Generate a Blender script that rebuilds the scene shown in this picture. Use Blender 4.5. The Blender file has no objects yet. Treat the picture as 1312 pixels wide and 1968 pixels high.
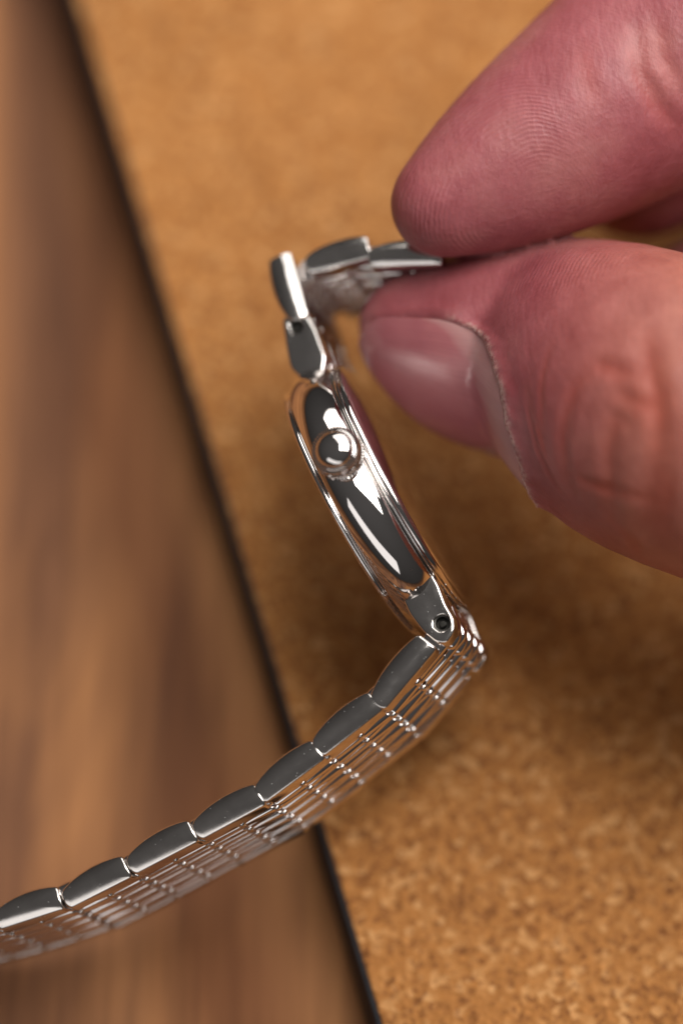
import bpy, bmesh, math, random
import numpy as np
from mathutils import Matrix, Vector

# ------------------------------------------------------------------ camera, world, lamps
S = 0.001                        # the scene is measured in millimetres and built in metres
PITCH = math.radians(27.0)       # camera leans 27 degrees back from straight down
CP, SP = math.cos(PITCH), math.sin(PITCH)
DIST = 300.0                     # lens to the focused watch, mm
BOARD_T = 9.0                    # thickness of the cork board
H0 = 26.0                        # height of the focus point above the cork
sc = bpy.context.scene
col = sc.collection

def to_world(p):                 # mm along camera right / up / back -> mm in the room (z up, table at -BOARD_T)
    p = np.asarray(p, float)
    x, y, z = p[..., 0], p[..., 1], p[..., 2]
    return np.stack([x, y * CP - z * SP, y * SP + z * CP + H0], -1)

cam_d = bpy.data.cameras.new('camera')
cam = bpy.data.objects.new('camera', cam_d)
col.objects.link(cam)
cam.location = Vector(to_world((0, 0, DIST))) * S
cam.rotation_euler = (PITCH, 0, 0)
cam_d.sensor_fit = 'VERTICAL'
cam_d.sensor_height = 36.0
cam_d.sensor_width = 24.0
cam_d.lens = 36.0 * DIST / 98.4
cam_d.clip_start = 0.01
cam_d.clip_end = 20.0
cam_d.dof.use_dof = True
cam_d.dof.focus_distance = (DIST - 5.0) * S
cam_d.dof.aperture_fstop = 6.5
sc.camera = cam

sc.view_settings.view_transform = 'Standard'
sc.view_settings.look = 'None'
sc.view_settings.gamma = 1.0
sc.view_settings.exposure = -0.17

wd = bpy.data.worlds.new('World')
sc.world = wd
wd.use_nodes = True
_nt = wd.node_tree                       # a dim room: the ceiling a little lighter than the walls and floor
_tc = _nt.nodes.new('ShaderNodeTexCoord'); _sx = _nt.nodes.new('ShaderNodeSeparateXYZ'); _cr = _nt.nodes.new('ShaderNodeValToRGB')
_mr = _nt.nodes.new('ShaderNodeMapRange')
_mr.inputs['From Min'].default_value = -1.0
_nt.links.new(_tc.outputs['Generated'], _sx.inputs[0]); _nt.links.new(_sx.outputs['Z'], _mr.inputs['Value']); _nt.links.new(_mr.outputs[0], _cr.inputs[0])
_cr.color_ramp.elements[0].position = 0.35; _cr.color_ramp.elements[0].color = (0.45, 0.40, 0.36, 1)
_cr.color_ramp.elements[1].position = 1.0; _cr.color_ramp.elements[1].color = (2.1, 2.0, 1.95, 1)
_nt.links.new(_cr.outputs['Color'], wd.node_tree.nodes['Background'].inputs['Color'])
wd.node_tree.nodes['Background'].inputs['Strength'].default_value = 0.048

def area_lamp(name, loc_mm, target_mm, w, h, watts, color, along=None):
    d = bpy.data.lights.new(name, 'AREA')
    d.shape = 'RECTANGLE'
    d.size, d.size_y = w, h
    d.energy = watts
    d.color = color
    o = bpy.data.objects.new(name, d)
    col.objects.link(o)
    o.location = Vector(loc_mm) * S
    v = (Vector(target_mm) - Vector(loc_mm)).normalized()
    if along is None:
        o.rotation_euler = v.to_track_quat('-Z', 'Y').to_euler()
    else:                                    # long side of the lamp laid along a direction
        y = Vector(along); y = (y - v * y.dot(v)).normalized()
        x = y.cross(-v)
        o.rotation_euler = Matrix((x, y, -v)).transposed().to_euler()
    return o

area_lamp('key_lamp', (150, 45, 415), (20, 30, 0), 0.36, 0.20, 2.1, (1.0, 0.97, 0.93), (0, 1, 0))
area_lamp('back_lamp', (105, 240, 330), (20, 45, 0), 0.40, 0.50, 1.9, (1.0, 0.96, 0.91), (-0.5, 0.9, -0.4))
area_lamp('front_lamp', (-140, -440, 240), (-10, 5, 15), 0.17, 0.72, 0.5, (1.0, 0.97, 0.95), (0.85, -0.45, -0.2))

# ------------------------------------------------------------------ measuring helpers
PX = 1968 / 98.4                 # photo pixels per mm in the focus plane
def cm(px, py, z=0.0):           # a photo pixel at depth z -> camera frame mm
    k = (DIST - z) / DIST / PX
    return np.array([(px - 656) * k, (984 - py) * k, z], float)
def ray_dir(px, py):
    return cm(px, py, 0) - np.array([0, 0, DIST])
EYE = np.array([0, 0, DIST], float)
def on_plane(px, py, p0, n):
    d = ray_dir(px, py)
    t = np.dot(np.asarray(p0) - EYE, n) / np.dot(d, n)
    return EYE + d * t
def unit(v):
    v = np.asarray(v, float)
    return v / np.linalg.norm(v)
UPC = np.array([0, SP, CP])      # straight up, in the camera frame
def on_level(px, py, h):         # pixel -> room mm at height h above the cork
    return to_world(on_plane(px, py, UPC * (h - H0), UPC))

# ------------------------------------------------------------------ materials
def new_mat(name):
    m = bpy.data.materials.new(name)
    m.use_nodes = True
    nt = m.node_tree
    return m, nt, nt.nodes['Principled BSDF']
def node(nt, kind, **kw):
    n = nt.nodes.new(kind)
    for k, v in kw.items():
        if k in n.inputs.keys():
            n.inputs[k].default_value = v
        else:
            setattr(n, k, v)
    return n
def ramp(nt, fac, stops, interp='LINEAR'):
    r = nt.nodes.new('ShaderNodeValToRGB')
    r.color_ramp.interpolation = interp
    el = r.color_ramp.elements
    while len(el) < len(stops):
        el.new(0.5)
    for e, (p, c) in zip(el, stops):
        e.position = p
        e.color = (*c, 1) if len(c) == 3 else c
    nt.links.new(fac, r.inputs['Fac'])
    return r.outputs['Color']
def mixc(nt, fac, a, b, mode='MIX'):
    m = nt.nodes.new('ShaderNodeMix')
    m.data_type = 'RGBA'
    m.blend_type = mode
    for s, v in ((m.inputs['Factor'], fac), (m.inputs['A'], a), (m.inputs['B'], b)):
        pass
    def put(sock, v):
        if hasattr(v, 'links'):
            nt.links.new(v, sock)
        else:
            sock.default_value = v
    put(m.inputs[0], fac)
    put(m.inputs[6], a if hasattr(a, 'links') else (*a, 1))
    put(m.inputs[7], b if hasattr(b, 'links') else (*b, 1))
    return m.outputs[2]
def math_n(nt, op, a, b=None, c=None):
    m = nt.nodes.new('ShaderNodeMath')
    m.operation = op
    for i, v in enumerate((a, b, c)):
        if v is None:
            continue
        if hasattr(v, 'links'):
            nt.links.new(v, m.inputs[i])
        else:
            m.inputs[i].default_value = v
    return m.outputs[0]
def coords(nt, scale=(1, 1, 1), rot=(0, 0, 0)):
    tc = nt.nodes.new('ShaderNodeTexCoord')
    mp = nt.nodes.new('ShaderNodeMapping')
    mp.inputs['Scale'].default_value = scale
    mp.inputs['Rotation'].default_value = rot
    nt.links.new(tc.outputs['Object'], mp.inputs['Vector'])
    return mp.outputs['Vector']
def noise(nt, vec, scale, detail=3, rough=0.55, dist=0.0):
    n = nt.nodes.new('ShaderNodeTexNoise')
    n.inputs['Scale'].default_value = scale
    n.inputs['Detail'].default_value = detail
    n.inputs['Roughness'].default_value = rough
    n.inputs['Distortion'].default_value = dist
    nt.links.new(vec, n.inputs['Vector'])
    return n
def voro(nt, vec, scale, feature='F1', rand=1.0):
    n = nt.nodes.new('ShaderNodeTexVoronoi')
    n.feature = feature
    n.inputs['Scale'].default_value = scale
    n.inputs['Randomness'].default_value = rand
    nt.links.new(vec, n.inputs['Vector'])
    return n
def bump(nt, height, strength, dist, normal=None):
    b = nt.nodes.new('ShaderNodeBump')
    b.inputs['Strength'].default_value = strength
    b.inputs['Distance'].default_value = dist
    nt.links.new(height, b.inputs['Height'])
    if normal is not None:
        nt.links.new(normal, b.inputs['Normal'])
    return b.outputs['Normal']

def mat_steel(name, color, rough, scratch, dust=0.0, smudge=False):
    m, nt, b = new_mat(name)
    v = coords(nt)
    b.inputs['Metallic'].default_value = 1.0
    n1 = noise(nt, v, 260, 4, 0.6)
    cr = ramp(nt, n1.outputs['Fac'], [(0.3, tuple(c * 0.93 for c in color)), (0.7, color)])
    base = cr
    r = math_n(nt, 'MULTIPLY_ADD', n1.outputs['Fac'], rough * 0.8, rough * 0.6)
    if dust > 0:                                    # dust specks and hairline wear
        oi = nt.nodes.new('ShaderNodeObjectInfo')
        sh = nt.nodes.new('ShaderNodeVectorMath'); sh.operation = 'ADD'
        nt.links.new(v, sh.inputs[0]); nt.links.new(math_n(nt, 'MULTIPLY', oi.outputs['Random'], 0.35), sh.inputs[1])
        v = sh.outputs[0]
        vo = voro(nt, v, 4600)
        hair = noise(nt, v, 420, 5, 0.7, 1.5)
        r = math_n(nt, 'MULTIPLY_ADD', hair.outputs['Fac'], 0.16, math_n(nt, 'ADD', r, -0.08))
        sp = math_n(nt, 'LESS_THAN', vo.outputs['Distance'], 0.16)
        pick = nt.nodes.new('ShaderNodeSeparateColor')
        nt.links.new(vo.outputs['Color'], pick.inputs[0])
        keep = math_n(nt, 'GREATER_THAN', pick.outputs[0], 1.0 - dust)
        sp = math_n(nt, 'MULTIPLY', sp, keep)
        base = mixc(nt, sp, base, (0.42, 0.41, 0.4))
        r = math_n(nt, 'MULTIPLY_ADD', sp, 0.5, r)
        met = math_n(nt, 'SUBTRACT', 1.0, sp)
        nt.links.new(met, b.inputs['Metallic'])
    nt.links.new(base, b.inputs['Base Color'])
    nt.links.new(r, b.inputs['Roughness'])
    if scratch > 0:
        v2 = coords(nt, (1, 1, 1), (0.3, 0.5, 0.9))
        n2 = noise(nt, v2, 900, 3, 0.7, 0.4)
        nt.links.new(bump(nt, n2.outputs['Fac'], scratch, 0.00003), b.inputs['Normal'])
    return m

STEEL = mat_steel('polished_steel', (0.76, 0.72, 0.70), 0.04, 0.0, 0.0)
SIDE = mat_steel('fine_brushed_steel', (0.74, 0.70, 0.67), 0.17, 0.10, 0.06)
ROD = mat_steel('rod_steel', (0.74, 0.69, 0.67), 0.10, 0.0, 0.0)
DARKM, _nt, _b = new_mat('dark_pin_steel')
_b.inputs['Base Color'].default_value = (0.07, 0.066, 0.06, 1)
_b.inputs['Metallic'].default_value = 1.0
_b.inputs['Roughness'].default_value = 0.45
GOLD, _nt, _b = new_mat('brass_pin')
_b.inputs['Base Color'].default_value = (0.75, 0.45, 0.16, 1)
_b.inputs['Metallic'].default_value = 1.0
_b.inputs['Roughness'].default_value = 0.25
GASKET, _nt, _b = new_mat('gasket_black')
_b.inputs['Base Color'].default_value = (0.02, 0.018, 0.016, 1)
_b.inputs['Roughness'].default_value = 0.5
GLASS, _nt, _b = new_mat('crystal_glass')
_b.inputs['Base Color'].default_value = (1, 1, 1, 1)
_b.inputs['Roughness'].default_value = 0.02
_b.inputs['Transmission Weight'].default_value = 1.0
_b.inputs['IOR'].default_value = 1.5
DIAL, _nt, _b = new_mat('dial_paint')
_b.inputs['Base Color'].default_value = (0.7, 0.68, 0.62, 1)
_b.inputs['Roughness'].default_value = 0.4

def mat_cork():
    m, nt, b = new_mat('cork')
    v = coords(nt, (1, 1, 1))
    w = noise(nt, v, 900, 2, 0.5)
    off = nt.nodes.new('ShaderNodeVectorMath'); off.operation = 'MULTIPLY_ADD'
    nt.links.new(w.outputs['Color'], off.inputs[0])
    off.inputs[1].default_value = (0.0006, 0.0006, 0.0006)
    nt.links.new(v, off.inputs[2])
    vo = voro(nt, off.outputs[0], 1250)
    sepc = nt.nodes.new('ShaderNodeSeparateColor')
    nt.links.new(vo.outputs['Color'], sepc.inputs[0])
    base = ramp(nt, sepc.outputs[0], [(0.0, (0.24, 0.090, 0.022)), (0.2, (0.35, 0.142, 0.036)),
                                      (0.6, (0.385, 0.158, 0.040)), (0.85, (0.44, 0.198, 0.060)), (1.0, (0.56, 0.29, 0.11))])
    vs = voro(nt, off.outputs[0], 2300)
    s2 = nt.nodes.new('ShaderNodeSeparateColor')
    nt.links.new(vs.outputs['Color'], s2.inputs[0])
    dk = ramp(nt, s2.outputs[1], [(0.0, (0.45, 0.36, 0.32)), (0.12, (0.62, 0.55, 0.5)), (0.22, (1, 1, 1)), (0.9, (1, 1, 1)), (1.0, (1.3, 1.32, 1.35))])
    base = mixc(nt, 0.8, base, dk, 'MULTIPLY')
    n3 = noise(nt, v, 60, 4, 0.6)
    base = mixc(nt, 0.6, base, ramp(nt, n3.outputs['Fac'], [(0.3, (0.86, 0.84, 0.82)), (0.7, (1.1, 1.09, 1.07))]), 'MULTIPLY')
    nt.links.new(base, b.inputs['Base Color'])
    b.inputs['Roughness'].default_value = 0.75
    b.inputs['Specular IOR Level'].default_value = 0.25
    h = math_n(nt, 'ADD', sepc.outputs[1], vo.outputs['Distance'])
    nt.links.new(bump(nt, h, 0.6, 0.0004), b.inputs['Normal'])
    return m

def mat_wood():
    m, nt, b = new_mat('walnut_wood')
    v = coords(nt, (1.0, 0.14, 1.0), (0, 0, math.radians(-4)))
    wv = noise(nt, v, 55, 4, 0.55, 0.6)
    fine = noise(nt, coords(nt, (1.0, 0.03, 1.0), (0, 0, math.radians(-4))), 900, 4, 0.6)
    big = noise(nt, coords(nt, (1.0, 0.18, 1.0), (0, 0, math.radians(-4))), 16, 2, 0.5)
    c = ramp(nt, wv.outputs['Fac'], [(0.28, (0.062, 0.027, 0.016)), (0.42, (0.17, 0.076, 0.038)),
                                     (0.56, (0.34, 0.155, 0.064)), (0.75, (0.46, 0.222, 0.095))])
    c = mixc(nt, 0.75, c, ramp(nt, big.outputs['Fac'], [(0.36, (0.42, 0.36, 0.36)), (0.52, (1.0, 0.96, 0.92)), (0.68, (1.3, 1.25, 1.15))]), 'MULTIPLY')
    c = mixc(nt, 0.55, c, ramp(nt, fine.outputs['Fac'], [(0.3, (0.6, 0.55, 0.52)), (0.55, (1, 1, 1)), (0.75, (1.2, 1.17, 1.12))]), 'MULTIPLY')
    sx = nt.nodes.new('ShaderNodeSeparateXYZ')                    # the board's shade beside its edge, painted into the wood colour as a band
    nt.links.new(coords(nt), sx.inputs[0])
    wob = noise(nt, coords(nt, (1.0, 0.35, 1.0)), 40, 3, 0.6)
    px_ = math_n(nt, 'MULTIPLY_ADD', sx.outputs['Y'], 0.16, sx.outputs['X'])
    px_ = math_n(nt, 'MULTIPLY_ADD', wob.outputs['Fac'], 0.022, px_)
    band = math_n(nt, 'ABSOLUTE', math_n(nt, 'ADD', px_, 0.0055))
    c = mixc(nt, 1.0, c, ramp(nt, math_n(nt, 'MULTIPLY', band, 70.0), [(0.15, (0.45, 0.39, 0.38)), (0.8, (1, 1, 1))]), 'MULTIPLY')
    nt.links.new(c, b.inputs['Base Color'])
    b.inputs['Roughness'].default_value = 0.6
    b.inputs['Specular IOR Level'].default_value = 0.12
    nt.links.new(bump(nt, fine.outputs['Fac'], 0.15, 0.0002), b.inputs['Normal'])
    return m

CORK = mat_cork()
WOOD = mat_wood()
RUBBER, _nt, _b = new_mat('black_rubber')
_v = coords(_nt)
_n = noise(_nt, _v, 1500, 3)
_nt.links.new(ramp(_nt, _n.outputs['Fac'], [(0.3, (0.008, 0.008, 0.010)), (0.7, (0.017, 0.017, 0.021))]), _b.inputs['Base Color'])
_b.inputs['Roughness'].default_value = 0.6
_b.inputs['Specular IOR Level'].default_value = 0.25

# ------------------------------------------------------------------ object helpers
def mesh_data(name, verts_mm, faces, smooth=True, sharp_deg=None):
    me = bpy.data.meshes.new(name)
    me.from_pydata([tuple(float(c) * S for c in v) for v in verts_mm], [], [tuple(int(i) for i in f) for f in faces])
    me.validate()
    bm = bmesh.new(); bm.from_mesh(me)
    bmesh.ops.recalc_face_normals(bm, faces=bm.faces)
    bm.to_mesh(me); bm.free()
    if smooth:
        me.polygons.foreach_set('use_smooth', [True] * len(me.polygons))
        if sharp_deg:
            me.set_sharp_from_angle(angle=math.radians(sharp_deg))
    return me
def make(name, me, mat, parent=None, matrix=None):
    o = bpy.data.objects.new(name, me)
    if mat is not None and len(me.materials) == 0:
        me.materials.append(mat)
    col.objects.link(o)
    if parent is not None:
        o.parent = parent
        base = parent['_m']
        o.matrix_basis = Matrix(base).inverted() @ (matrix if matrix is not None else Matrix())
    elif matrix is not None:
        o.matrix_basis = matrix
    return o
def tag(o, label, cat, group=None, kind=None):
    o['label'] = label
    o['category'] = cat
    if group: o['group'] = group
    if kind: o['kind'] = kind
def frame_matrix(origin_cam, ex, ey, ez):     # local axes given in the camera frame -> room matrix (metres)
    o = to_world(origin_cam)
    r0 = to_world((0, 0, 0))
    X, Y, Z = (to_world(e) - r0 for e in (ex, ey, ez))
    return Matrix(((X[0], Y[0], Z[0], o[0] * S), (X[1], Y[1], Z[1], o[1] * S), (X[2], Y[2], Z[2], o[2] * S), (0, 0, 0, 1)))

def offset_poly(pts, d):                      # inward offset of a counter-clockwise outline
    pts = np.asarray(pts, float); n = len(pts)
    out = []
    for i in range(n):
        a, b, c = pts[i - 1], pts[i], pts[(i + 1) % n]
        e1, e2 = unit(b - a), unit(c - b)
        n1, n2 = np.array([-e1[1], e1[0]]), np.array([-e2[1], e2[0]])
        m = n1 + n2
        k = 1.0 / max(0.35, 1 + np.dot(n1, n2))
        out.append(b + m * d * k)
    return np.array(out)
def ccw(pts):
    pts = np.asarray(pts, float)
    x, y = pts[:, 0], pts[:, 1]
    return pts if np.sum(x * np.roll(y, -1) - y * np.roll(x, -1)) > 0 else pts[::-1]
def round_poly(pts, r, seg=3, radii=None):    # rounded corners
    pts = ccw(pts); n = len(pts); out = []
    for i in range(n):
        a, b, c = pts[i - 1], pts[i], pts[(i + 1) % n]
        rr = min(r, 0.45 * np.linalg.norm(a - b), 0.45 * np.linalg.norm(c - b))
        p, q = b + unit(a - b) * rr, b + unit(c - b) * rr
        for k in range(seg + 1):
            t = k / seg
            out.append((1 - t) ** 2 * p + 2 * t * (1 - t) * b + t * t * q)
    return np.array(out)
def pillow(outline, depth, bev, dome=0.0, back_bev=None, seg=4, rings=4):
    """plate with outline in (x,z), near face at y=0, far face at y=-depth; rounded rims, near face gently domed"""
    P = ccw(outline); n = len(P)
    if back_bev is None: back_bev = 0.05
    V, F = [], []
    layers = []
    def ring(off, y):
        q = offset_poly(P, off) if abs(off) > 1e-9 else P
        layers.append([(a, y, b) for a, b in q])
    ring(back_bev, -depth)
    for k in range(1, seg + 1):
        t = k / seg * math.pi / 2
        ring(back_bev * (1 - math.sin(t)), -depth + back_bev * (1 - math.cos(t)))
    for k in range(seg + 1):
        t = k / seg * math.pi / 2
        ring(bev * (1 - math.cos(t)), -bev + bev * math.sin(t))
    inner = np.array(layers[-1])[:, [0, 2]]
    cen = inner.mean(0)
    for k in range(1, rings):
        s = 1 - k / rings
        q = cen + (inner - cen) * s
        layers.append([(a, dome * (1 - s * s), b) for a, b in q])
    for L in layers: V += L
    for i in range(len(layers) - 1):
        for j in range(n):
            a, b = i * n + j, i * n + (j + 1) % n
            F.append((a, b, b + n, a + n))
    V.append((cen[0], dome, cen[1])); last = (len(layers) - 1) * n
    for j in range(n):
        F.append((last + j, last + (j + 1) % n, len(V) - 1))
    F.append(tuple(range(n - 1, -1, -1)))
    return V, F
def lathe(profile, seg=96, close_a=True, close_b=True, mod=None):
    """profile of (radius, height) turned about the local z axis"""
    V, F = [], []
    m = len(profile)
    for i, (r, h) in enumerate(profile):
        for j in range(seg):
            a = 2 * math.pi * j / seg
            rr = r if mod is None else mod(i, j, r)
            V.append((rr * math.cos(a), rr * math.sin(a), h))
    for i in range(m - 1):
        for j in range(seg):
            a, b = i * seg + j, i * seg + (j + 1) % seg
            F.append((a, b, b + seg, a + seg))
    if close_a: F.append(tuple(range(seg)))
    if close_b: F.append(tuple((m - 1) * seg + j for j in range(seg)))
    return V, F
def arc(cx, cy, r, a0, a1, n):
    return [(cx + r * math.cos(math.radians(a0 + (a1 - a0) * i / n)), cy + r * math.sin(math.radians(a0 + (a1 - a0) * i / n))) for i in range(n + 1)]
def merge(parts):
    V, F = [], []
    for v, f in parts:
        k = len(V)
        V += list(v); F += [tuple(i + k for i in ff) for ff in f]
    return V, F
def box_vf(x0, x1, y0, y1, z0, z1):
    V = [(x, y, z) for x in (x0, x1) for y in (y0, y1) for z in (z0, z1)]
    return V, [(0, 1, 3, 2), (4, 6, 7, 5), (0, 4, 5, 1), (2, 3, 7, 6), (0, 2, 6, 4), (1, 5, 7, 3)]

# ------------------------------------------------------------------ table and cork board
TV, TF = box_vf(-700, 700, -700, 900, -BOARD_T - 30, -BOARD_T)
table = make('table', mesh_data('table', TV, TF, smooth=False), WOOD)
table['kind'] = 'structure'

eA, eB = on_level(152, 0, 0), on_level(735, 1968, 0)
ed = unit((eA - eB)[:2])                      # along the cork board's left edge, away from the camera
en = np.array([ed[1], -ed[0]])                # to the right, across the board
def brd(s, t, z): p = eB[:2] + ed * s + en * t; return (p[0], p[1], z)
def slab(s0, s1, t0, t1, z0, z1, r):
    """flat sheet with rounded upper rims"""
    V, F = [], []
    prof = [(0, z0), (0, z1 - r)] + [(r * (1 - math.cos(k * math.pi / 8)), z1 - r + r * math.sin(k * math.pi / 8)) for k in range(1, 5)]
    for d, z in prof:
        V += [brd(s0 + d, t0 + d, z), brd(s1 - d, t0 + d, z), brd(s1 - d, t1 - d, z), brd(s0 + d, t1 - d, z)]
    for i in range(len(prof) - 1):
        for j in range(4):
            a, b = i * 4 + j, i * 4 + (j + 1) % 4
            F.append((a, b, b + 4, a + 4))
    k = (len(prof) - 1) * 4
    F += [(k, k + 1, k + 2, k + 3), (3, 2, 1, 0)]
    return V, F
board = bpy.data.objects.new('cork_board', None); col.objects.link(board)
bm0 = Matrix.Translation(Vector(brd(120, 150, -BOARD_T)) * S)
board.matrix_basis = bm0
board['_m'] = [list(r) for r in bm0]
tag(board, 'tan cork board with black rubber edge lying on the walnut table', 'cork board')
V, F = slab(-180.6, 420.6, -0.6, 320.6, -BOARD_T, -0.3, 0.35)
make('rubber_backing', mesh_data('rubber_backing', V, F, True, 40), RUBBER, board)
V, F = slab(-179.8, 419.8, 0, 319.8, -0.31, 0.0, 0.12)
make('cork_sheet', mesh_data('cork_sheet', V, F, True, 40), CORK, board)

# ------------------------------------------------------------------ the wristwatch
A = unit((-0.285, 0.268, 0.92))                # axis towards the crown (3 o'clock), camera frame
HALF = 6.8                                   # half the bracelet width
P0 = cm(655, 984, 1.0)                       # a point of the near side plane of the bracelet
def near(px, py): return on_plane(px, py, P0, A)

cA, cB = near(592, 716), near(800, 1140)     # where the case meets its two lugs, on the near side plane
U = unit(cB - cA)                            # along the case, towards the hanging half of the bracelet
L = np.cross(U, A)                           # out of the dial (towards the left of the picture)
Rr = -L
CASE_C = (cA + cB) / 2 - A * HALF + L * 0.1
half_chord = np.linalg.norm(cB - cA) / 2
R_CASE = math.sqrt(half_chord ** 2 + HALF ** 2) + 0.25
WM = frame_matrix(CASE_C, U, A, L)           # hmm: x along case, y towards crown, z out of the dial
watch = bpy.data.objects.new('wristwatch', None); col.objects.link(watch)
watch.matrix_basis = WM
watch['_m'] = [list(r) for r in WM]
tag(watch, 'polished steel wristwatch on a link bracelet, held on edge between finger and thumb', 'watch')

# handedness check: x cross y must be z for the lathe/pillow parts
assert np.dot(np.cross(U, A), L) > 0.99

R0 = R_CASE
def barrel():
    p = []
    # middle of the case: a strongly curved band between the caseback seam and the bezel
    for k in range(25):
        t = -1 + 2 * k / 24
        p.append((R0 - 1.0 * abs(t) ** 2.15, t * 2.25 + 0.15))
    return p
prof = [(R0 - 2.6, -2.1)] + barrel() + [(R0 - 2.4, 2.42)]
case_mat = STEEL.copy(); case_mat.name = 'case_steel'
nt = case_mat.node_tree; b = nt.nodes['Principled BSDF']          # a small dried smear beside the lower lug
_sp = near(792, 1092) + A * 1.2 - CASE_C
_tc = nt.nodes.new('ShaderNodeTexCoord'); _vd = nt.nodes.new('ShaderNodeVectorMath'); _vd.operation = 'DISTANCE'
nt.links.new(_tc.outputs['Object'], _vd.inputs[0])
_vd.inputs[1].default_value = (float(_sp @ U) * S, float(_sp @ A) * S, float(_sp @ L) * S)
_ns = noise(nt, _tc.outputs['Object'], 1500, 4, 0.7)
_f = math_n(nt, 'SUBTRACT', math_n(nt, 'MULTIPLY_ADD', _ns.outputs['Fac'], 3.2, -1.05), math_n(nt, 'MULTIPLY', _vd.outputs['Value'], 620.0))
_f = ramp(nt, _f, [(0.0, (0, 0, 0)), (0.12, (0.8, 0.8, 0.8))])
_old = b.inputs['Base Color'].links[0].from_socket
nt.links.new(mixc(nt, _f, _old, (0.16, 0.12, 0.12)), b.inputs['Base Color'])
nt.links.new(math_n(nt, 'MULTIPLY_ADD', _f, 0.45, b.inputs['Roughness'].links[0].from_socket), b.inputs['Roughness'])
make('case', mesh_data('case', *lathe(prof, 160), True, 50), case_mat, watch, WM)
# bezel: a thin rim on the dial side
bz = [(R0 - 3.2, 2.36), (R0 - 1.25, 2.44)] + arc(R0 - 1.35, 2.74, 0.34, -60, 80, 8) + [(R0 - 2.3, 3.2), (R0 - 3.1, 3.25), (R0 - 3.2, 3.0)]
make('bezel', mesh_data('bezel', *lathe(bz, 160), True, 40), STEEL, watch, WM)
cr = [(R0 - 3.15, 3.0)] + [((R0 - 3.15) * math.cos(a), 3.15 + 0.9 * math.sin(a)) for a in np.linspace(0.02, math.pi / 2 - 0.02, 12)]
make('crystal', mesh_data('crystal', *lathe(cr, 96), True, 40), GLASS, watch, WM)
# caseback: dark seam, polished ring, shallow cover
cb0 = [(R0 - 1.15, -1.95), (R0 - 1.28, -2.12), (R0 - 1.28, -2.25)]
make('seam', mesh_data('seam', *lathe([(R0 - 1.5, -1.9), (R0 - 1.22, -1.96), (R0 - 1.22, -2.5), (R0 - 1.6, -2.6)], 160), True, 30), GASKET, watch, WM)
cbp = [(R0 - 2.2, -2.24)] + arc(R0 - 1.17, -2.44, 0.2, 90, -35, 6) + arc(R0 - 1.75, -2.72, 0.52, 35, -62, 8) + \
      [(R0 - 2.6, -3.28), (R0 - 4.5, -3.46), (R0 - 7, -3.58), (R0 - 10, -3.66), (0.4, -3.7)]
make('caseback', mesh_data('caseback', *lathe(cbp, 160), True, 50), STEEL, watch, WM)

# crown on the 3 o'clock side
CRM = frame_matrix(CASE_C + A * (R0 - 0.35) + Rr * 0.45 + U * 0.15, U, Rr, A)
def knurl(i, j, r):
    return r + (0.0 if (j % 4) < 2 else -0.12) if i in KN else r
cpf = [(1.75, -0.6), (1.75, 0.45), (2.2, 0.52), (2.38, 0.66), (2.40, 1.30), (2.22, 1.42), (2.22, 1.54), (2.40, 1.66), (2.38, 2.45), (2.22, 2.62), (2.02, 2.66)]
KN = {3, 4, 7, 8}
crown = make('crown', mesh_data('crown', *lathe(cpf, 192, mod=knurl), True, 35), STEEL, watch, CRM)
crown['_m'] = [list(r) for r in CRM]
dm = [(2.02, 2.58), (2.06, 2.76), (1.96, 2.86)] + [(1.82 * math.cos(a), 2.82 + 1.0 * math.sin(a)) for a in np.linspace(0.05, math.pi / 2 - 0.03, 14)]
make('dome', mesh_data('dome', *lathe(dm, 96), True, 60), STEEL, crown, CRM)

def plane_uv(px, py, o, ex, ez):
    d = near(px, py) - o
    return np.array([np.dot(d, ex), np.dot(d, ez)])
def hole_cut_plate(outline_px, hole_px, hole_r, depth, ex, ez, origin, name):
    """a lug: a solid plate with a spring bar hole let into its near face"""
    pts = round_poly([plane_uv(x, y, origin, ex, ez) for x, y in outline_px], 0.45, 4)
    P = ccw(pts); n = len(P)
    hc = plane_uv(*hole_px, origin, ex, ez)
    V, F = pillow(P, depth, 0.28, 0.0, 0.2, 4, 2)
    # rebuild the near face as a band between the rim and the hole
    segs = 4
    rim0 = (2 * segs + 1) * n
    V = V[:rim0 + n]; F = [f for f in F if max(f) < len(V)]
    inner = [V[rim0 + j] for j in range(n)]
    ring = []
    for j in range(n):
        a = math.atan2(inner[j][2] - hc[1], inner[j][0] - hc[0])
        ring.append(a)
    k0 = len(V)
    rings = [(hole_r * 1.18, 0.0), (hole_r * 1.08, -0.03), (hole_r, -0.12), (hole_r, -1.2)]
    for rr, yy in rings:
        V += [(hc[0] + rr * math.cos(a), yy, hc[1] + rr * math.sin(a)) for a in ring]
    for j in range(n):
        F.append((rim0 + j, rim0 + (j + 1) % n, k0 + (j + 1) % n, k0 + j))
    for i in range(len(rings) - 1):
        for j in range(n):
            a, b = k0 + i * n + j, k0 + i * n + (j + 1) % n
            F.append((a, b, b + n, a + n))
    F.append(tuple(k0 + (len(rings) - 1) * n + j for j in range(n)))
    return V, F, hc

def socket(hc, r, M):
    """the dark sleeve inside the hole with the end of the pin in it"""
    pr = [(r * .97, -1.1), (r * .97, -0.16), (r * .80, -0.22), (r * .78, -0.8), (r * .42, -0.8), (r * .42, -0.42), (r * .34, -0.36), (0.02, -0.35)]
    V, F = lathe(pr, 32, False, True)
    V = [(hc[0] + x, h, hc[1] - y) for x, y, h in V]
    make('pin_socket', mesh_data('pin_socket', V, F, True, 40), DARKM, watch, M)

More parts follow.
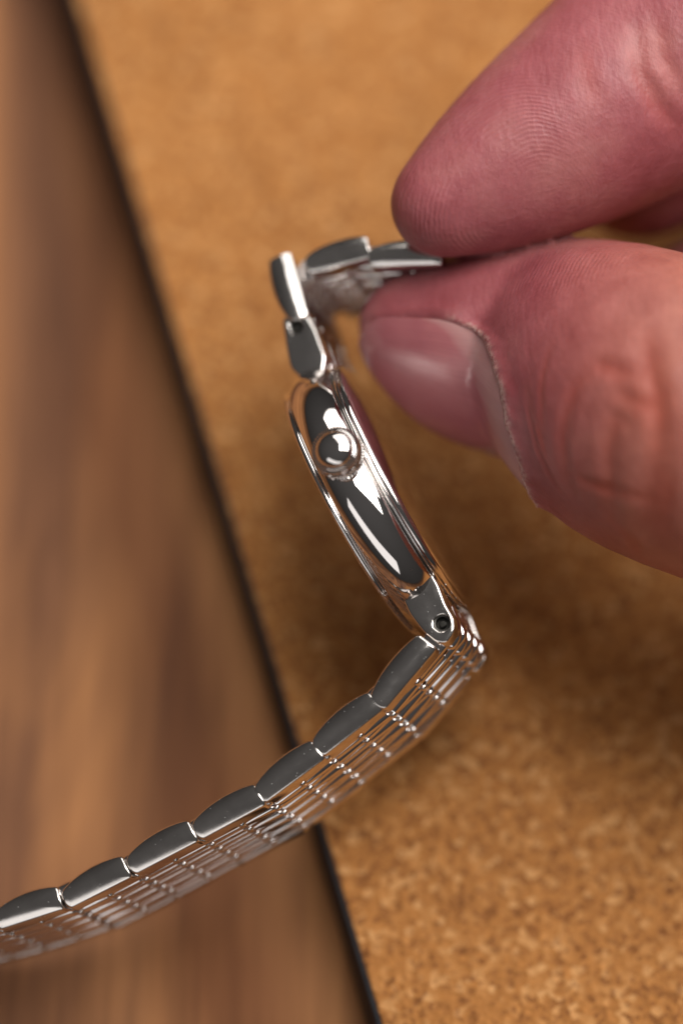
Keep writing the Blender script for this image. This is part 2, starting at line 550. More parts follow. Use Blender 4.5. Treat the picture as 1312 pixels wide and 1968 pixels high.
def both_sides(name, V, F, mat, M, gap, parent, sharp=40):
    """the near piece and its mirror twin on the far side of the bracelet"""
    me = mesh_data(name, V, F, True, sharp)
    make(name, me, mat, parent, M)
    mir = Matrix.Translation((0, -gap * S, 0)) @ Matrix.Diagonal((1, -1, 1, 1))
    me2 = mesh_data(name, [(x, -y, z) for x, y, z in V], F, True, sharp)
    make(name, me2, mat, parent, M @ Matrix.Translation((0, -gap * S, 0)))

# lower lug (holds the hanging half) and upper lug
lo_out = [(769, 1143), (800, 1122), (828, 1099), (842, 1122), (856, 1160), (872, 1187), (873, 1212), (858, 1236), (838, 1236), (812, 1214), (786, 1180)]
o1 = near(820, 1170)
V, F, hc = hole_cut_plate(lo_out, (848, 1197), 0.82, 1.7, U, L, o1, 'lug')
LM = frame_matrix(o1, U, A, L)
both_sides('lug', V, F, SIDE, LM, 2 * HALF, watch)
socket(hc, 0.82, LM)
up_out = [(541, 612), (560, 600), (590, 603), (606, 630), (626, 684), (622, 712), (598, 726), (572, 722), (556, 705), (549, 668)]
o2 = near(585, 660)
V, F, hc = hole_cut_plate(up_out, (567, 627), 0.75, 1.7, U, L, o2, 'lug')
both_sides('lug', V, F, SIDE, frame_matrix(o2, U, A, L), 2 * HALF, watch)
socket(hc, 0.75, frame_matrix(o2, U, A, L))
# ---- bracelet: every link a part
def link_outline(p, end_round=0.35, thick=1.0):
    """x runs from the tall end; z=0 is the flat inner side, the outer side is arched"""
    pts = [(0.0, 0.0), (0.02, 0.8), (0.10, 2.36), (0.9, 2.66), (2.0, 2.87), (3.1, 2.9), (4.2, 2.74), (5.2, 2.42), (5.9, 2.08), (6.24, 1.72), (6.32, 0.95), (6.22, 0.35), (5.95, 0.0)]
    pts = [(x * p / 6.3, z * thick) for x, z in pts]
    return round_poly(pts, end_round, 2)
OUT_W, N_IN = 1.45, 9
IN_W = (2 * HALF - 2 * OUT_W) / N_IN
v_, f_ = pillow(link_outline(7.0) + np.array([-0.18, 0.0]), OUT_W - 0.06, 0.2, 0.03, 0.12, 5, 8)
v_ = [(x, y + (0.52 * (1 - ((z - 1.35) / 1.5) ** 2) + 0.10 * (1 - ((x - 3.2) / 3.5) ** 2) if y > -0.6 else 0.0), z) for x, y, z in v_]
ME_OUT = mesh_data('outer_link', v_, f_, True, 75)
ME_OUT_FAR = mesh_data('outer_link', [(x, -y - (OUT_W - 0.06), z) for x, y, z in v_], f_, True, 60)
ME_OUT.materials.append(SIDE); ME_OUT_FAR.materials.append(SIDE)
rod_pts = link_outline(6.95, 0.4, 0.96) + np.array([-0.1, 0.0])
rod_pts = np.array([(x, z - (-0.12)) for x, z in rod_pts])
ME_ROD = mesh_data('inner_link', *pillow(rod_pts, IN_W - 0.02, 0.54, 0.01, 0.54, 6, 3), True, 60)
ME_ROD.materials.append(ROD)
_u, _w = [], []
def ball(r, n=10, m=6):
    V, F = [], []
    for i in range(m + 1):
        th = math.pi * i / m
        for j in range(n):
            V.append((r * math.sin(th) * math.cos(2 * math.pi * j / n), r * math.sin(th) * math.sin(2 * math.pi * j / n), r * math.cos(th)))
    for i in range(m):
        for j in range(n):
            a, b = i * n + j, i * n + (j + 1) % n
            F.append((a, b, b + n, a + n))
    return V, F

def strand(nodes, flip):
    """nodes: list of (start, end) points of each link's inner edge on the near plane; builds every column"""
    fr = []
    for s, e in nodes:
        s, e = np.array(s), np.array(e)
        x = unit(e - s)
        z = np.cross(x, A)
        if flip * np.dot(z, Lref) < 0: pass
        fr.append((s, x, np.linalg.norm(e - s)))
    return fr
def place(me, mat, s, x, ln, yoff, base_len, name):
    z = np.cross(x, A)
    M = frame_matrix(s + A * yoff, x, A, z)
    M = M @ Matrix.Diagonal((ln / base_len, 1, 1, 1))
    return make(name, me, mat, watch, M)
def build_strand(fr, half_first=True):
    pins = []
    for i, (s, x, ln) in enumerate(fr):
        place(ME_OUT, SIDE, s, x, ln, 0.0, 6.1, 'outer_link')
        place(ME_OUT_FAR, SIDE, s, x, ln, -(2 * HALF - OUT_W + 0.06), 6.1, 'outer_link')
        for c in range(1, N_IN, 2):
            place(ME_ROD, ROD, s - x * 0.12, x, ln, -(OUT_W + c * IN_W), 6.1, 'inner_link')
        if i + 1 < len(fr):
            s2, x2, l2 = fr[i + 1]
            m0 = s + x * ln * 0.54
            m1 = s2 + x2 * l2 * 0.44
            xm = unit(m1 - m0)
            zz = np.cross(xm, A)
            for c in range(0, N_IN, 2):
                place(ME_ROD, ROD, m0 - zz * 0.0, xm, np.linalg.norm(m1 - m0), -(OUT_W + c * IN_W), 6.1, 'inner_link')
            # hinge balls that show between the rods
            g = (s + x * ln + s2) / 2 + zz * 0.3
            for c in range(1, N_IN, 2):
                pins.append(g - A * (OUT_W + (c + 0.5) * IN_W))
            pins.append(g - A * 0.8); pins.append(g - A * (2 * HALF - 0.8))
        mid = s + x * ln * 0.5 + np.cross(x, A) * 0.25
        for c in range(0, N_IN, 2):
            pins.append(mid - A * (OUT_W + (c + 0.5) * IN_W))
    return pins
low_px = [((838, 1250), (748, 1357)), ((735, 1367), (631, 1449)), ((624, 1461), (519, 1539)), ((510, 1549), (397, 1611)),
          ((381, 1619), (270, 1678)), ((253, 1688), (145, 1744)), ((122, 1750), (10, 1787)), ((-10, 1793), (-125, 1822)), ((-145, 1828), (-262, 1850))]
low = []
for a, b in low_px:
    s, e = near(*a), near(*b)
    low.append((s, unit(e - s), np.linalg.norm(e - s)))
# upper half: the links run from the hand towards the case
up_px = [((846, 511), (722, 515)), ((713, 497), (604, 527)), ((560, 487), (592, 596))]
upl = []
for a, b in up_px:
    s, e = near(*a), near(*b)
    upl.append((s, unit(e - s), np.linalg.norm(e - s)))
pins = build_strand(low) + build_strand(upl)
PV, PF = merge([([(x + q[0], y + q[1], z + q[2]) for x, y, z in to_world(np.array(ball(0.42)[0])) - np.array([0, 0, H0])], ball(0.42)[1]) for q in [to_world(p) for p in pins]])
hp = make('hinge_pin', mesh_data('hinge_pin', PV, PF), STEEL, watch)
hp['kind'] = 'stuff'
# ---- columns between the lugs: fixed ones shaped like the lug, hinged ones that reach into the first link
def end_columns(out_px, hinge_px, strand0, sgn):
    o = near(*hinge_px)
    lug_pts = round_poly([plane_uv(x, y, o, U, L) for x, y in out_px], 0.7, 3)
    lug_pts = offset_poly(ccw(lug_pts), 0.12)
    me_f = mesh_data('end_link', *pillow(lug_pts, IN_W - 0.02, 0.54, 0.01, 0.54, 6, 2), True, 60)
    me_f.materials.append(ROD)
    for c in range(1, N_IN, 2):
        make('end_link', me_f, None, watch, frame_matrix(o - A * (OUT_W + c * IN_W), U, A, L))
    s, x, ln = strand0
    m1 = (s + x * ln * 0.44 if sgn > 0 else s + x * ln * 0.54) + np.cross(x, A) * 1.22
    xm = unit(m1 - o) * sgn
    z = np.cross(xm, A)
    far = np.dot(m1 - o, xm) * sgn
    q = np.array([(1.35 * math.cos(a), 1.35 * math.sin(a)) for a in np.linspace(math.pi * 0.5, math.pi * 1.5, 14)])
    tail = [(far, -1.2), (far + 0.1, 0.6), (far * 0.7, 1.2)]
    zz0 = np.dot(m1 - o, z)
    pts = [tuple(p) for p in q] + tail
    if sgn < 0: pts = [(-a, b) for a, b in pts]
    me_h = mesh_data('end_link', *pillow(np.array(pts), IN_W - 0.02, 0.54, 0.01, 0.54, 6, 2), True, 60)
    me_h.materials.append(ROD)
    for c in range(0, N_IN, 2):
        make('end_link', me_h, None, watch, frame_matrix(o - A * (OUT_W + c * IN_W), xm, A, z))
end_columns(lo_out, (848, 1197), low[0], 1)
end_columns(up_out, (567, 627), upl[-1], -1)

# ------------------------------------------------------------------ the hand
def chain(pts, sub=1):              # a smooth spine with a radius at every knot
    K_ = np.array([[*cm(px, py, z), r] for px, py, z, r in pts])
    K_ = np.vstack([2 * K_[0] - K_[1], K_, 2 * K_[-1] - K_[-2]])
    out = []
    for i in range(1, len(K_) - 2):
        p0, p1, p2, p3 = K_[i - 1:i + 3]
        for j in range(sub):
            t = j / sub
            out.append(0.5 * (2 * p1 + (p2 - p0) * t + (2 * p0 - 5 * p1 + 4 * p2 - p3) * t * t + (3 * p1 - p0 - 3 * p2 + p3) * t ** 3))
    out.append(K_[-2])
    return [(q[:3], q[3]) for q in out]
THUMB = chain([(798, 638, -9, 5.7), (932, 660, -10, 10.1), (1085, 676, -7, 11.0), (1250, 770, 3, 14.1), (1500, 890, 10, 13.0), (1850, 1000, 6, 14), (2450, 850, -8, 17)], 4)
INDEX = chain([(852, 392, -1, 5.1), (985, 312, -3, 8.0), (1130, 222, -5, 10.2), (1290, 112, -7, 11.6), (1560, -70, -4, 11.2), (1760, -180, -6, 11.6), (2340, 150, -20, 13)], 4)
MIDDLE = chain([(1228, 300, -26, 8.6), (1440, 200, -29, 9.4), (1650, 90, -30, 10), (1950, -20, -28, 10.5), (2400, 340, -26, 13)])
RING = chain([(1350, 588, -26, 7.0), (1520, 520, -29, 8.0), (1720, 420, -30, 9), (2050, 320, -29, 10), (2460, 550, -24, 12.5)])
LITTLE = chain([(1900, 870, -16, 5.6), (2010, 730, -20, 7.0), (2110, 610, -22, 7.6), (2260, 540, -22, 8.5), (2500, 760, -18, 11.5)])
PALM = [chain([(2340, 150, -20, 13), (3000, 600, -18, 17)]), chain([(2400, 340, -26, 13), (3000, 600, -18, 16)]),
        chain([(2460, 550, -24, 12.5), (3050, 640, -16, 16)]), chain([(2500, 760, -18, 11.5), (3050, 680, -16, 16)]),
        chain([(2450, 850, -8, 17), (3050, 640, -16, 18)]), chain([(3000, 620, -14, 20), (3900, 700, -4, 25)])]
def sd_chain(P, ch, k=3.0):
    d = None
    for (a, ra), (b, rb) in zip(ch[:-1], ch[1:]):
        ab = b - a
        t = np.clip((P - a) @ ab / (ab @ ab), 0, 1)
        q = P - a - t[..., None] * ab
        dd = np.sqrt((q * q).sum(-1)) - (ra + (rb - ra) * t)
        d = dd if d is None else smin(d, dd, k)
    return d
def smin(a, b, k):
    h = np.clip(0.5 + 0.5 * (b - a) / k, 0, 1)
    return b + (a - b) * h - k * h * (1 - h)
def sd_thumb(P): return sd_chain(P, THUMB, 0.8)
def sd_index(P): return sd_chain(P, INDEX, 0.8)
def sd_hand(P):
    dt, di = sd_thumb(P), sd_index(P)
    tips = smin(di, dt, 0.35)                          # finger and thumb press together with a clean crease
    rest = smin(smin(sd_chain(P, MIDDLE), sd_chain(P, RING), 0.3), sd_chain(P, LITTLE), 0.3)
    palm = None
    for c in PALM:
        d = sd_chain(P, c)
        palm = d if palm is None else smin(palm, d, 9.0)
    d = smin(tips, rest, 0.4)
    w = np.clip((P[..., 0] - 60) / 20, 0, 1)
    return smin(d, palm, 0.4 + 7.6 * w) if np.ndim(w) == 0 else smin_v(d, palm, 0.4 + 7.6 * w)
def smin_v(a, b, k):
    h = np.clip(0.5 + 0.5 * (b - a) / k, 0, 1)
    return b + (a - b) * h - k * h * (1 - h)
def grad(f, P, e=0.05):
    ks = np.array([[1, -1, -1], [-1, -1, 1], [-1, 1, -1], [1, 1, 1]], float)
    g = sum(k * f(P + k * e)[..., None] for k in ks)
    return g / (np.linalg.norm(g, axis=-1, keepdims=True) + 1e-9)
def surf_hit(px, py, f):                               # where the pixel's ray first meets the skin
    d = unit(ray_dir(px, py)); t = 230.0
    for _ in range(80):
        s = float(f((EYE + d * t)[None])[0])
        t += s * 0.8
        if abs(s) < 0.005: break
    return EYE + d * t

# fine grid, evaluated only near the surface
lo, hi, st = np.array([-4.0, -34, -58]), np.array([150.0, 76, 30]), 0.55
nx, ny, nz = (np.ceil((hi - lo) / st)).astype(int)
K = 4
gx, gy, gz = (int(math.ceil(n / K)) for n in (nx, ny, nz))
nx, ny, nz = gx * K, gy * K, gz * K
cc = np.stack(np.meshgrid(*(lo[i] + (np.arange(g) * K + (K - 1) / 2) * st for i, g in enumerate((gx, gy, gz))), indexing='ij'), -1).astype(np.float32)
dc = sd_hand(cc)
G = np.repeat(np.repeat(np.repeat(dc, K, 0), K, 1), K, 2).astype(np.float32)
mask = np.repeat(np.repeat(np.repeat(np.abs(dc) < K * st * 1.4 + 0.8, K, 0), K, 1), K, 2)
ix = np.argwhere(mask)
Pf = (lo + ix * st).astype(np.float32)
G[mask] = sd_hand(Pf)
G[-1] = 1.0; G[0] = 1.0
G[:, 0] = G[:, -1] = 1.0
G[:, :, 0] = G[:, :, -1] = 1.0
neg = G < 0
cnt = np.zeros((nx - 1, ny - 1, nz - 1), np.int8)
offs = [(a, b, c) for a in (0, 1) for b in (0, 1) for c in (0, 1)]
for a, b, c in offs:
    cnt += neg[a:nx - 1 + a, b:ny - 1 + b, c:nz - 1 + c]
act = (cnt > 0) & (cnt < 8)
cells = np.argwhere(act)
vid = -np.ones(act.shape, np.int64); vid[act] = np.arange(len(cells))
acc = np.zeros((len(cells), 3)); num = np.zeros(len(cells))
for e in [(p, q) for p in offs for q in offs if sum(q) - sum(p) == 1 and all(y >= x for x, y in zip(p, q))]:
    p, q = np.array(e[0]), np.array(e[1])
    va = G[tuple((cells + p).T)]; vb = G[tuple((cells + q).T)]
    m = (va < 0) != (vb < 0)
    t = np.where(m, va / np.where(m, va - vb, 1), 0)
    acc[m] += (p + t[:, None] * (q - p))[m]; num[m] += 1
HV = lo + (cells + acc / num[:, None]) * st
quads = []
for ax in range(3):
    b_, c_ = (ax + 1) % 3, (ax + 2) % 3
    sl0 = [slice(1, -1)] * 3; sl1 = [slice(1, -1)] * 3
    sl0[ax] = slice(0, -1); sl1[ax] = slice(1, None)
    s0, s1 = neg[tuple(sl0)], neg[tuple(sl1)]
    ed_ = np.argwhere(s0 != s1)
    sgn = s0[tuple(ed_.T)]
    base = ed_.copy(); base[:, b_] += 1; base[:, c_] += 1
    def cell(db, dc_):
        k = base.copy(); k[:, b_] -= db; k[:, c_] -= dc_
        k = np.minimum(k, np.array(act.shape) - 1)
        return vid[tuple(k.T)]
    q = np.stack([cell(1, 1), cell(0, 1), cell(0, 0), cell(1, 0)], -1)
    q[~sgn] = q[~sgn][:, ::-1]
    quads.append(q)
HF = np.concatenate(quads)
HF = HF[(HF >= 0).all(1)]

bm = bmesh.new()
me = bpy.data.meshes.new('hand')
me.from_pydata(HV.tolist(), [], HF.tolist())
bm.from_mesh(me)
vis = [f for f in bm.faces if f.calc_center_median().x < 42 and f.calc_center_median().z > -26]
edges = list({e for f in vis for e in f.edges})
bmesh.ops.subdivide_edges(bm, edges=edges, cuts=1, use_grid_fill=True)
bm.verts.ensure_lookup_table()
HV = np.array([v.co[:] for v in bm.verts])
for _ in range(3):                                     # settle every vertex on the true surface
    d = sd_hand(HV); HV = HV - grad(sd_hand, HV) * np.clip(d, -.5, .5)[:, None]
# smooth a touch to take the grid's stepping out
idx = np.array([[e.verts[0].index, e.verts[1].index] for e in bm.edges])
def relax(V, it, lam):
    for _ in range(it):
        s = np.zeros_like(V); c = np.zeros(len(V))
        np.add.at(s, idx[:, 0], V[idx[:, 1]]); np.add.at(s, idx[:, 1], V[idx[:, 0]])
        np.add.at(c, idx[:, 0], 1); np.add.at(c, idx[:, 1], 1)
        V = V + lam * (s / np.maximum(c, 1)[:, None] - V)
    return V
HV = relax(HV, 3, 0.5)
HN = grad(sd_hand, HV)
d_t, d_i = sd_thumb(HV), sd_index(HV)
is_thumb = d_t < d_i

# --- the thumb's own axes
T0 = THUMB[0][0]; tdir = unit(THUMB[8][0] - THUMB[0][0])
nn = np.array([-0.32, -0.86, 0.40]); nn = unit(nn - tdir * np.dot(nn, tdir))     # out of the nail
bb = np.cross(nn, tdir)                                                           # across the nail
if bb[2] < 0: bb = -bb                                                            # towards the camera
def thumb_sp(P):
    q = P - T0
    s = q @ tdir
    return s, np.degrees(np.arctan2(q @ bb, q @ nn))
PH0, PH1, S_TIP = -62.0, 74.0, -4.6
def s_cut(phi):                                        # the cuticle: a U that reaches furthest back at mid nail
    u = (phi - (PH0 + PH1) / 2) / ((PH1 - PH0) / 2)
    return 6.4 + 9.3 * (1 - np.sqrt(u * u + 0.02)) - 26 * np.clip(np.abs(u) - 0.72, 0, 1) ** 2 + 0.16 * np.sin(phi * 0.31) + 0.10 * np.sin(phi * 0.83 + 1)
disp = np.zeros(len(HV)); tint = np.zeros(len(HV)); ridge = np.zeros(len(HV)); ramt = np.zeros(len(HV))
s_, ph = thumb_sp(HV)
edge_phi = np.minimum(ph - PH0, PH1 - ph) * math.pi / 180 * 8.5     # mm inside the side folds
edge_s = s_cut(np.clip(ph, PH0, PH1)) - s_
edge_phi = edge_phi + 0.18 * np.sin(s_ * 1.1) + 0.10 * np.sin(s_ * 2.7 + 2)
ins = smin(edge_phi, edge_s, 2.2)
m = is_thumb & (s_ > -7) & (s_ < 26) & (np.abs(ph) < 120)
disp[m] -= (0.22 * np.clip(ins / 0.5, 0, 1))[m]
disp[m] += (0.32 * np.exp(-((ins + 0.9) / 0.8) ** 2) * np.clip((s_ + 3) / 3, 0, 1))[m]
dry = np.zeros(len(HV))
flake = np.sin(HV @ np.array([5.1, 3.3, 4.2])) * np.sin(HV @ np.array([-3.7, 6.1, 2.9])) * np.sin(HV @ np.array([2.3, -4.9, 6.7]))
dry[m] = (np.exp(-((ins + 0.45 + 0.3 * flake) / 0.45) ** 2) * np.clip((edge_phi - edge_s + 1.5) / 2, 0.25, 1) * np.clip((s_ - 2) / 4, 0, 1))[m]
disp[m] += (0.16 * dry * (1 + flake))[m]

# --- creases and folds, drawn where they lie on the skin
def crease(pts, width, depth, f, lip=0.35, red=0.5):
    P3 = np.array([surf_hit(x, y, f) for x, y in pts])
    dd = np.full(len(HV), 1e9)
    near_ = np.where(((HV > P3.min(0) - 4 * width - 1) & (HV < P3.max(0) + 4 * width + 1)).all(1))[0]
    Q = HV[near_]; best = np.full(len(Q), 1e9); tt = np.zeros(len(Q))
    n = len(P3) - 1
    for i in range(n):
        a, b = P3[i], P3[i + 1]; ab = b - a
        t = np.clip((Q - a) @ ab / (ab @ ab), 0, 1)
        d = np.linalg.norm(Q - a - t[:, None] * ab, axis=1)
        u = d < best
        best[u] = d[u]; tt[u] = (i + t[u]) / n
    fade = np.sin(np.clip(tt, 0.04, 0.96) * math.pi) ** 0.5
    prof_ = -depth * np.exp(-(best / width) ** 2) + depth * lip * np.exp(-((best - 2.0 * width) / (1.1 * width)) ** 2)
    disp[near_] += prof_ * fade
    tint[near_] += red * np.exp(-(best / (1.3 * width)) ** 2) * fade
tf, xf = sd_thumb, sd_index
for pts, w, dp in [
    ([(1010, 750), (1022, 820), (1040, 880), (1062, 925), (1085, 955)], 0.25, 0.22),
    ([(1015, 745), (1035, 830), (1050, 880)], 0.22, 0.10),
    ([(1060, 660), (1042, 720), (1040, 790), (1048, 870)], 0.30, 0.12),
    ([(1150, 698), (1105, 742), (1088, 790), (1082, 860), (1088, 920), (1100, 955)], 0.55, 0.26),
    ([(1145, 696), (1180, 712), (1215, 722)], 0.6, 0.22),
    ([(1178, 750), (1225, 772), (1262, 790)], 0.55, 0.20),
    ([(1238, 640), (1248, 710), (1262, 770), (1264, 840)], 0.75, 0.34),
    ([(1264, 760), (1262, 850), (1254, 930), (1248, 1000), (1240, 1030)], 0.85, 0.36),
    ([(1215, 800), (1180, 805), (1168, 850), (1172, 930), (1178, 1000)], 0.70, 0.32),
    ([(1130, 935), (1180, 942), (1250, 960)], 0.5, 0.14),
    ([(1100, 915), (1140, 930), (1176, 945)], 0.4, 0.12),
    ([(1180, 1000), (1215, 1040), (1230, 1070)], 0.5, 0.16),
    ([(1290, 880), (1283, 960), (1275, 1040)], 0.6, 0.2),
]:
    crease(pts, w * 1.2, dp * 0.52, tf, 0.5, 0.6)
for pts, w, dp in [
    ([(1225, 60), (1232, 140), (1262, 200), (1300, 250)], 0.9, 0.35),
    ([(1258, 40), (1272, 110), (1305, 175)], 0.8, 0.25),
    ([(1120, 90), (1128, 160), (1150, 200)], 0.9, 0.10),
]:
    crease(pts, w, dp, xf, 0.3, 0.5)

# --- fingerprint ridges: a smooth phase on the skin, turned into grooves by the material
fdir = unit(INDEX[12][0] - INDEX[0][0])
core = surf_hit(1050, 395, xf)
q = HV - core
al = q @ fdir; across = np.linalg.norm(q - al[:, None] * fdir, axis=1)
rad = np.sqrt(np.where(al < 0, al * 0.80, al * 1.25) ** 2 + across ** 2)
ridge = np.where(is_thumb, 0, rad / 0.43)
sT = (HV - T0) @ tdir
pad = np.clip((-(HN @ nn) - 0.05) / 0.4, 0, 1)
ridge = np.where(is_thumb, (sT + 0.35 * (HV @ bb)) / 0.5, ridge)
ramt = np.where(is_thumb, pad * np.clip((24 - sT) / 8, 0, 1), np.clip((20 - al) / 8, 0, 1) * np.clip((rad - 3) / 5, 0.1, 1) * np.clip((7 - al) / 6, 0.12, 1))
tint_base = np.where(is_thumb, np.clip((sT - 12) / 14, 0, 1), 0.0)       # knuckle skin is browner than the pads
HV2 = HV + HN * disp[:, None]

for v, p in zip(bm.verts, to_world(HV2)):
    v.co = p * S
bmesh.ops.recalc_face_normals(bm, faces=bm.faces)
bm.to_mesh(me); bm.free()
me.polygons.foreach_set('use_smooth', [True] * len(me.polygons))
for nm, arr in (('crease', np.clip(tint, 0, 1)), ('ridge', ridge), ('ridge_amount', ramt), ('knuckle', tint_base), ('dry', dry)):
    a = me.attributes.new(nm, 'FLOAT', 'POINT')
    a.data.foreach_set('value', np.asarray(arr, np.float32))

def attr(nt, name):
    a = nt.nodes.new('ShaderNodeAttribute'); a.attribute_name = name
    return a.outputs['Fac']
def mat_skin():
    m, nt, b = new_mat('skin')
    v = coords(nt)
    big = noise(nt, v, 95, 4, 0.55)
    mid = noise(nt, v, 420, 4, 0.6)
    pad_c = ramp(nt, big.outputs['Fac'], [(0.3, (0.245, 0.055, 0.064)), (0.5, (0.305, 0.082, 0.092)), (0.72, (0.36, 0.130, 0.125))])
    knu_c = ramp(nt, big.outputs['Fac'], [(0.3, (0.30, 0.092, 0.068)), (0.55, (0.37, 0.130, 0.093)), (0.75, (0.43, 0.172, 0.122))])
    c = mixc(nt, attr(nt, 'knuckle'), pad_c, knu_c)
    c = mixc(nt, 0.5, c, ramp(nt, mid.outputs['Fac'], [(0.3, (0.88, 0.8, 0.8)), (0.7, (1.1, 1.12, 1.12))]), 'MULTIPLY')
    cf = math_n(nt, 'MULTIPLY', attr(nt, 'crease'), 0.55)
    c = mixc(nt, cf, c, (0.34, 0.055, 0.03))
    fl = noise(nt, v, 2600, 3, 0.7)
    df = math_n(nt, 'MULTIPLY', math_n(nt, 'MULTIPLY', attr(nt, 'dry'), 0.75), ramp(nt, fl.outputs['Fac'], [(0.40, (0.1, 0.1, 0.1)), (0.54, (1, 1, 1))]))
    c = mixc(nt, math_n(nt, 'MULTIPLY', df, 0.9), c, (0.62, 0.46, 0.40))
    lines = noise(nt, coords(nt, (1, 0.25, 1), (0, 0, 0.5)), 1700, 3, 0.65)
    c = mixc(nt, 0.5, c, ramp(nt, lines.outputs['Fac'], [(0.32, (0.84, 0.78, 0.78)), (0.55, (1, 1, 1)), (0.75, (1.14, 1.18, 1.18))]), 'MULTIPLY')
    nt.links.new(c, b.inputs['Base Color'])
    b.inputs['Subsurface Weight'].default_value = 0.25
    b.inputs['Subsurface Radius'].default_value = (1.0, 0.35, 0.2)
    b.inputs['Subsurface Scale'].default_value = 0.0015
    r = math_n(nt, 'MULTIPLY_ADD', mid.outputs['Fac'], 0.25, 0.36)
    nt.links.new(r, b.inputs['Roughness'])
    b.inputs['Specular IOR Level'].default_value = 0.4
    wob = noise(nt, v, 220, 3, 0.5)
    ph_ = math_n(nt, 'MULTIPLY_ADD', wob.outputs['Fac'], 2.4, attr(nt, 'ridge'))
    sn = math_n(nt, 'SINE', math_n(nt, 'MULTIPLY', ph_, 2 * math.pi))
    brk = noise(nt, v, 1500, 2, 0.5)
    sn = math_n(nt, 'MULTIPLY', sn, math_n(nt, 'MULTIPLY_ADD', brk.outputs['Fac'], 1.2, 0.3))
    patch = noise(nt, v, 130, 2, 0.5)
    sn = math_n(nt, 'MULTIPLY', sn, ramp(nt, patch.outputs['Fac'], [(0.35, (0.15, 0.15, 0.15)), (0.62, (1, 1, 1))]))
    sn = math_n(nt, 'MULTIPLY', sn, attr(nt, 'ridge_amount'))
    pores = voro(nt, v, 2100)
    hgt = math_n(nt, 'MULTIPLY_ADD', pores.outputs['Distance'], 0.35, math_n(nt, 'MULTIPLY', sn, 0.32))
    hgt = math_n(nt, 'MULTIPLY_ADD', mid.outputs['Fac'], 1.2, hgt)
    hgt = math_n(nt, 'MULTIPLY_ADD', lines.outputs['Fac'], 0.9, hgt)
    nt.links.new(bump(nt, hgt, 0.75, 0.00008), b.inputs['Normal'])
    return m
hand = bpy.data.objects.new('hand', me)
me.materials.append(mat_skin())
col.objects.link(hand)
tag(hand, 'bare hand pinching the bracelet between forefinger and thumb', 'hand')
hand['_m'] = [list(r) for r in Matrix()]

# --- thumb nail
NS, NP = 40, 36
NV = []
ph_l = np.linspace(PH0 + 1.5, PH1 - 1.5, NP)
rng = np.random.default_rng(4)
rag = np.convolve(rng.normal(0, 1, NP + 4), np.ones(3) / 3, 'valid')[:NP] * 0.22
lun = []
for k, phi in enumerate(ph_l):
    s1 = float(s_cut(phi)) + 0.1 + rag[k]
    u = (phi - (PH0 + PH1) / 2) / ((PH1 - PH0) / 2)
    s0 = S_TIP - 0.6 + 2.2 * abs(u) ** 3
    for i in range(NS):
        s = s0 + (s1 - s0) * i / (NS - 1)
        dirv = math.cos(math.radians(phi)) * nn + math.sin(math.radians(phi)) * bb
        o = T0 + tdir * s
        # march outwards to the skin
        lo_, hi_ = 0.0, 20.0
        NV.append((o, dirv, s1 - s))
O = np.array([n[0] for n in NV]); Dv = np.array([n[1] for n in NV])
tlo, thi = np.zeros(len(O)), np.full(len(O), 22.0)
for _ in range(40):
    tm = (tlo + thi) / 2
    inside = sd_thumb(O + Dv * tm[:, None]) < 0
    tlo = np.where(inside, tm, tlo); thi = np.where(inside, thi, tm)
NP3 = O + Dv * tm[:, None]
NGr = grad(sd_thumb, NP3)
lift = np.array([0.06 - 0.16 * math.exp(-n[2] / 0.5) for n in NV])
top = NP3 + NGr * lift[:, None]
bot = top - NGr * 0.45
n_ = len(top); F = []
for k in range(NP - 1):
    for i in range(NS - 1):
        a = k * NS + i
        F.append((a, a + 1, a + NS + 1, a + NS)); F.append((n_ + a, n_ + a + NS, n_ + a + NS + 1, n_ + a + 1))
rim = [k * NS for k in range(NP)] + [(NP - 1) * NS + i for i in range(1, NS)] + [k * NS + NS - 1 for k in range(NP - 2, -1, -1)] + [i for i in range(NS - 2, 0, -1)]
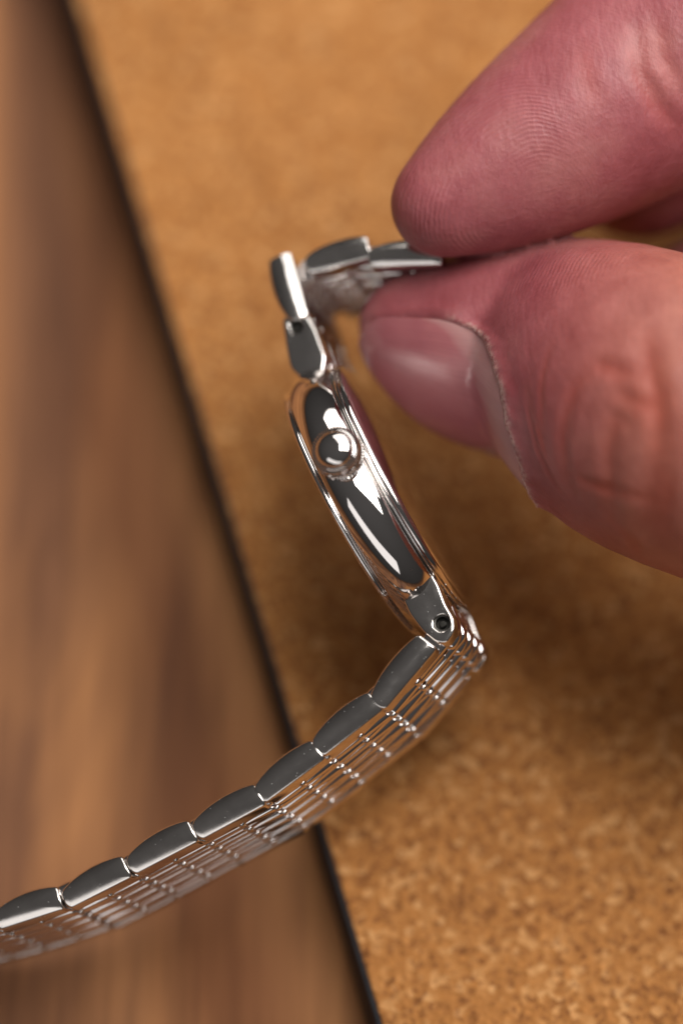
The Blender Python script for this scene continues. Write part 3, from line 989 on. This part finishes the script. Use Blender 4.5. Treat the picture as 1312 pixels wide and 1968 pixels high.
for a, b in zip(rim, rim[1:] + rim[:1]):
    F.append((a, b, b + n_, a + n_))
nme = mesh_data('thumb_nail', to_world(np.concatenate([top, bot])), F, True, 60)
lunv = np.array([n[2] for n in NV]); acrossv = np.repeat(ph_l, NS)
for nm, arr in (('lunula', np.concatenate([lunv, lunv])), ('across', np.concatenate([acrossv, acrossv]))):
    a = nme.attributes.new(nm, 'FLOAT', 'POINT'); a.data.foreach_set('value', arr.astype(np.float32))
NAIL, nt, b = new_mat('nail')
v = coords(nt)
n1 = noise(nt, v, 160, 3)
cxyz = nt.nodes.new('ShaderNodeCombineXYZ')
nt.links.new(math_n(nt, 'MULTIPLY', attr(nt, 'across'), 0.35), cxyz.inputs[0])
nt.links.new(math_n(nt, 'MULTIPLY', attr(nt, 'lunula'), 0.06), cxyz.inputs[1])
streak = noise(nt, cxyz.outputs[0], 1.6, 3, 0.6)
c = ramp(nt, n1.outputs['Fac'], [(0.3, (0.30, 0.092, 0.105)), (0.7, (0.37, 0.132, 0.138))])
c = mixc(nt, 0.5, c, ramp(nt, streak.outputs['Fac'], [(0.3, (0.82, 0.8, 0.82)), (0.7, (1.12, 1.12, 1.12))]), 'MULTIPLY')
pale = math_n(nt, 'MULTIPLY_ADD', n1.outputs['Fac'], 1.6, attr(nt, 'lunula'))
c = mixc(nt, ramp(nt, math_n(nt, 'MULTIPLY', pale, 0.2), [(0.5, (0.7, 0.7, 0.7)), (0.78, (0.38, 0.38, 0.38)), (0.95, (0, 0, 0))]), c, (0.46, 0.27, 0.255))
nt.links.new(c, b.inputs['Base Color'])
b.inputs['Roughness'].default_value = 0.27
b.inputs['Subsurface Weight'].default_value = 0.2
b.inputs['Subsurface Radius'].default_value = (1.0, 0.4, 0.3)
b.inputs['Subsurface Scale'].default_value = 0.001
nt.links.new(bump(nt, streak.outputs['Fac'], 0.25, 0.00012), b.inputs['Normal'])
make('thumb_nail', nme, NAIL, hand)

for o in (board, watch, hand):
    for k in ('_m',):
        if k in o: del o[k]
if '_m' in crown: del crown['_m']
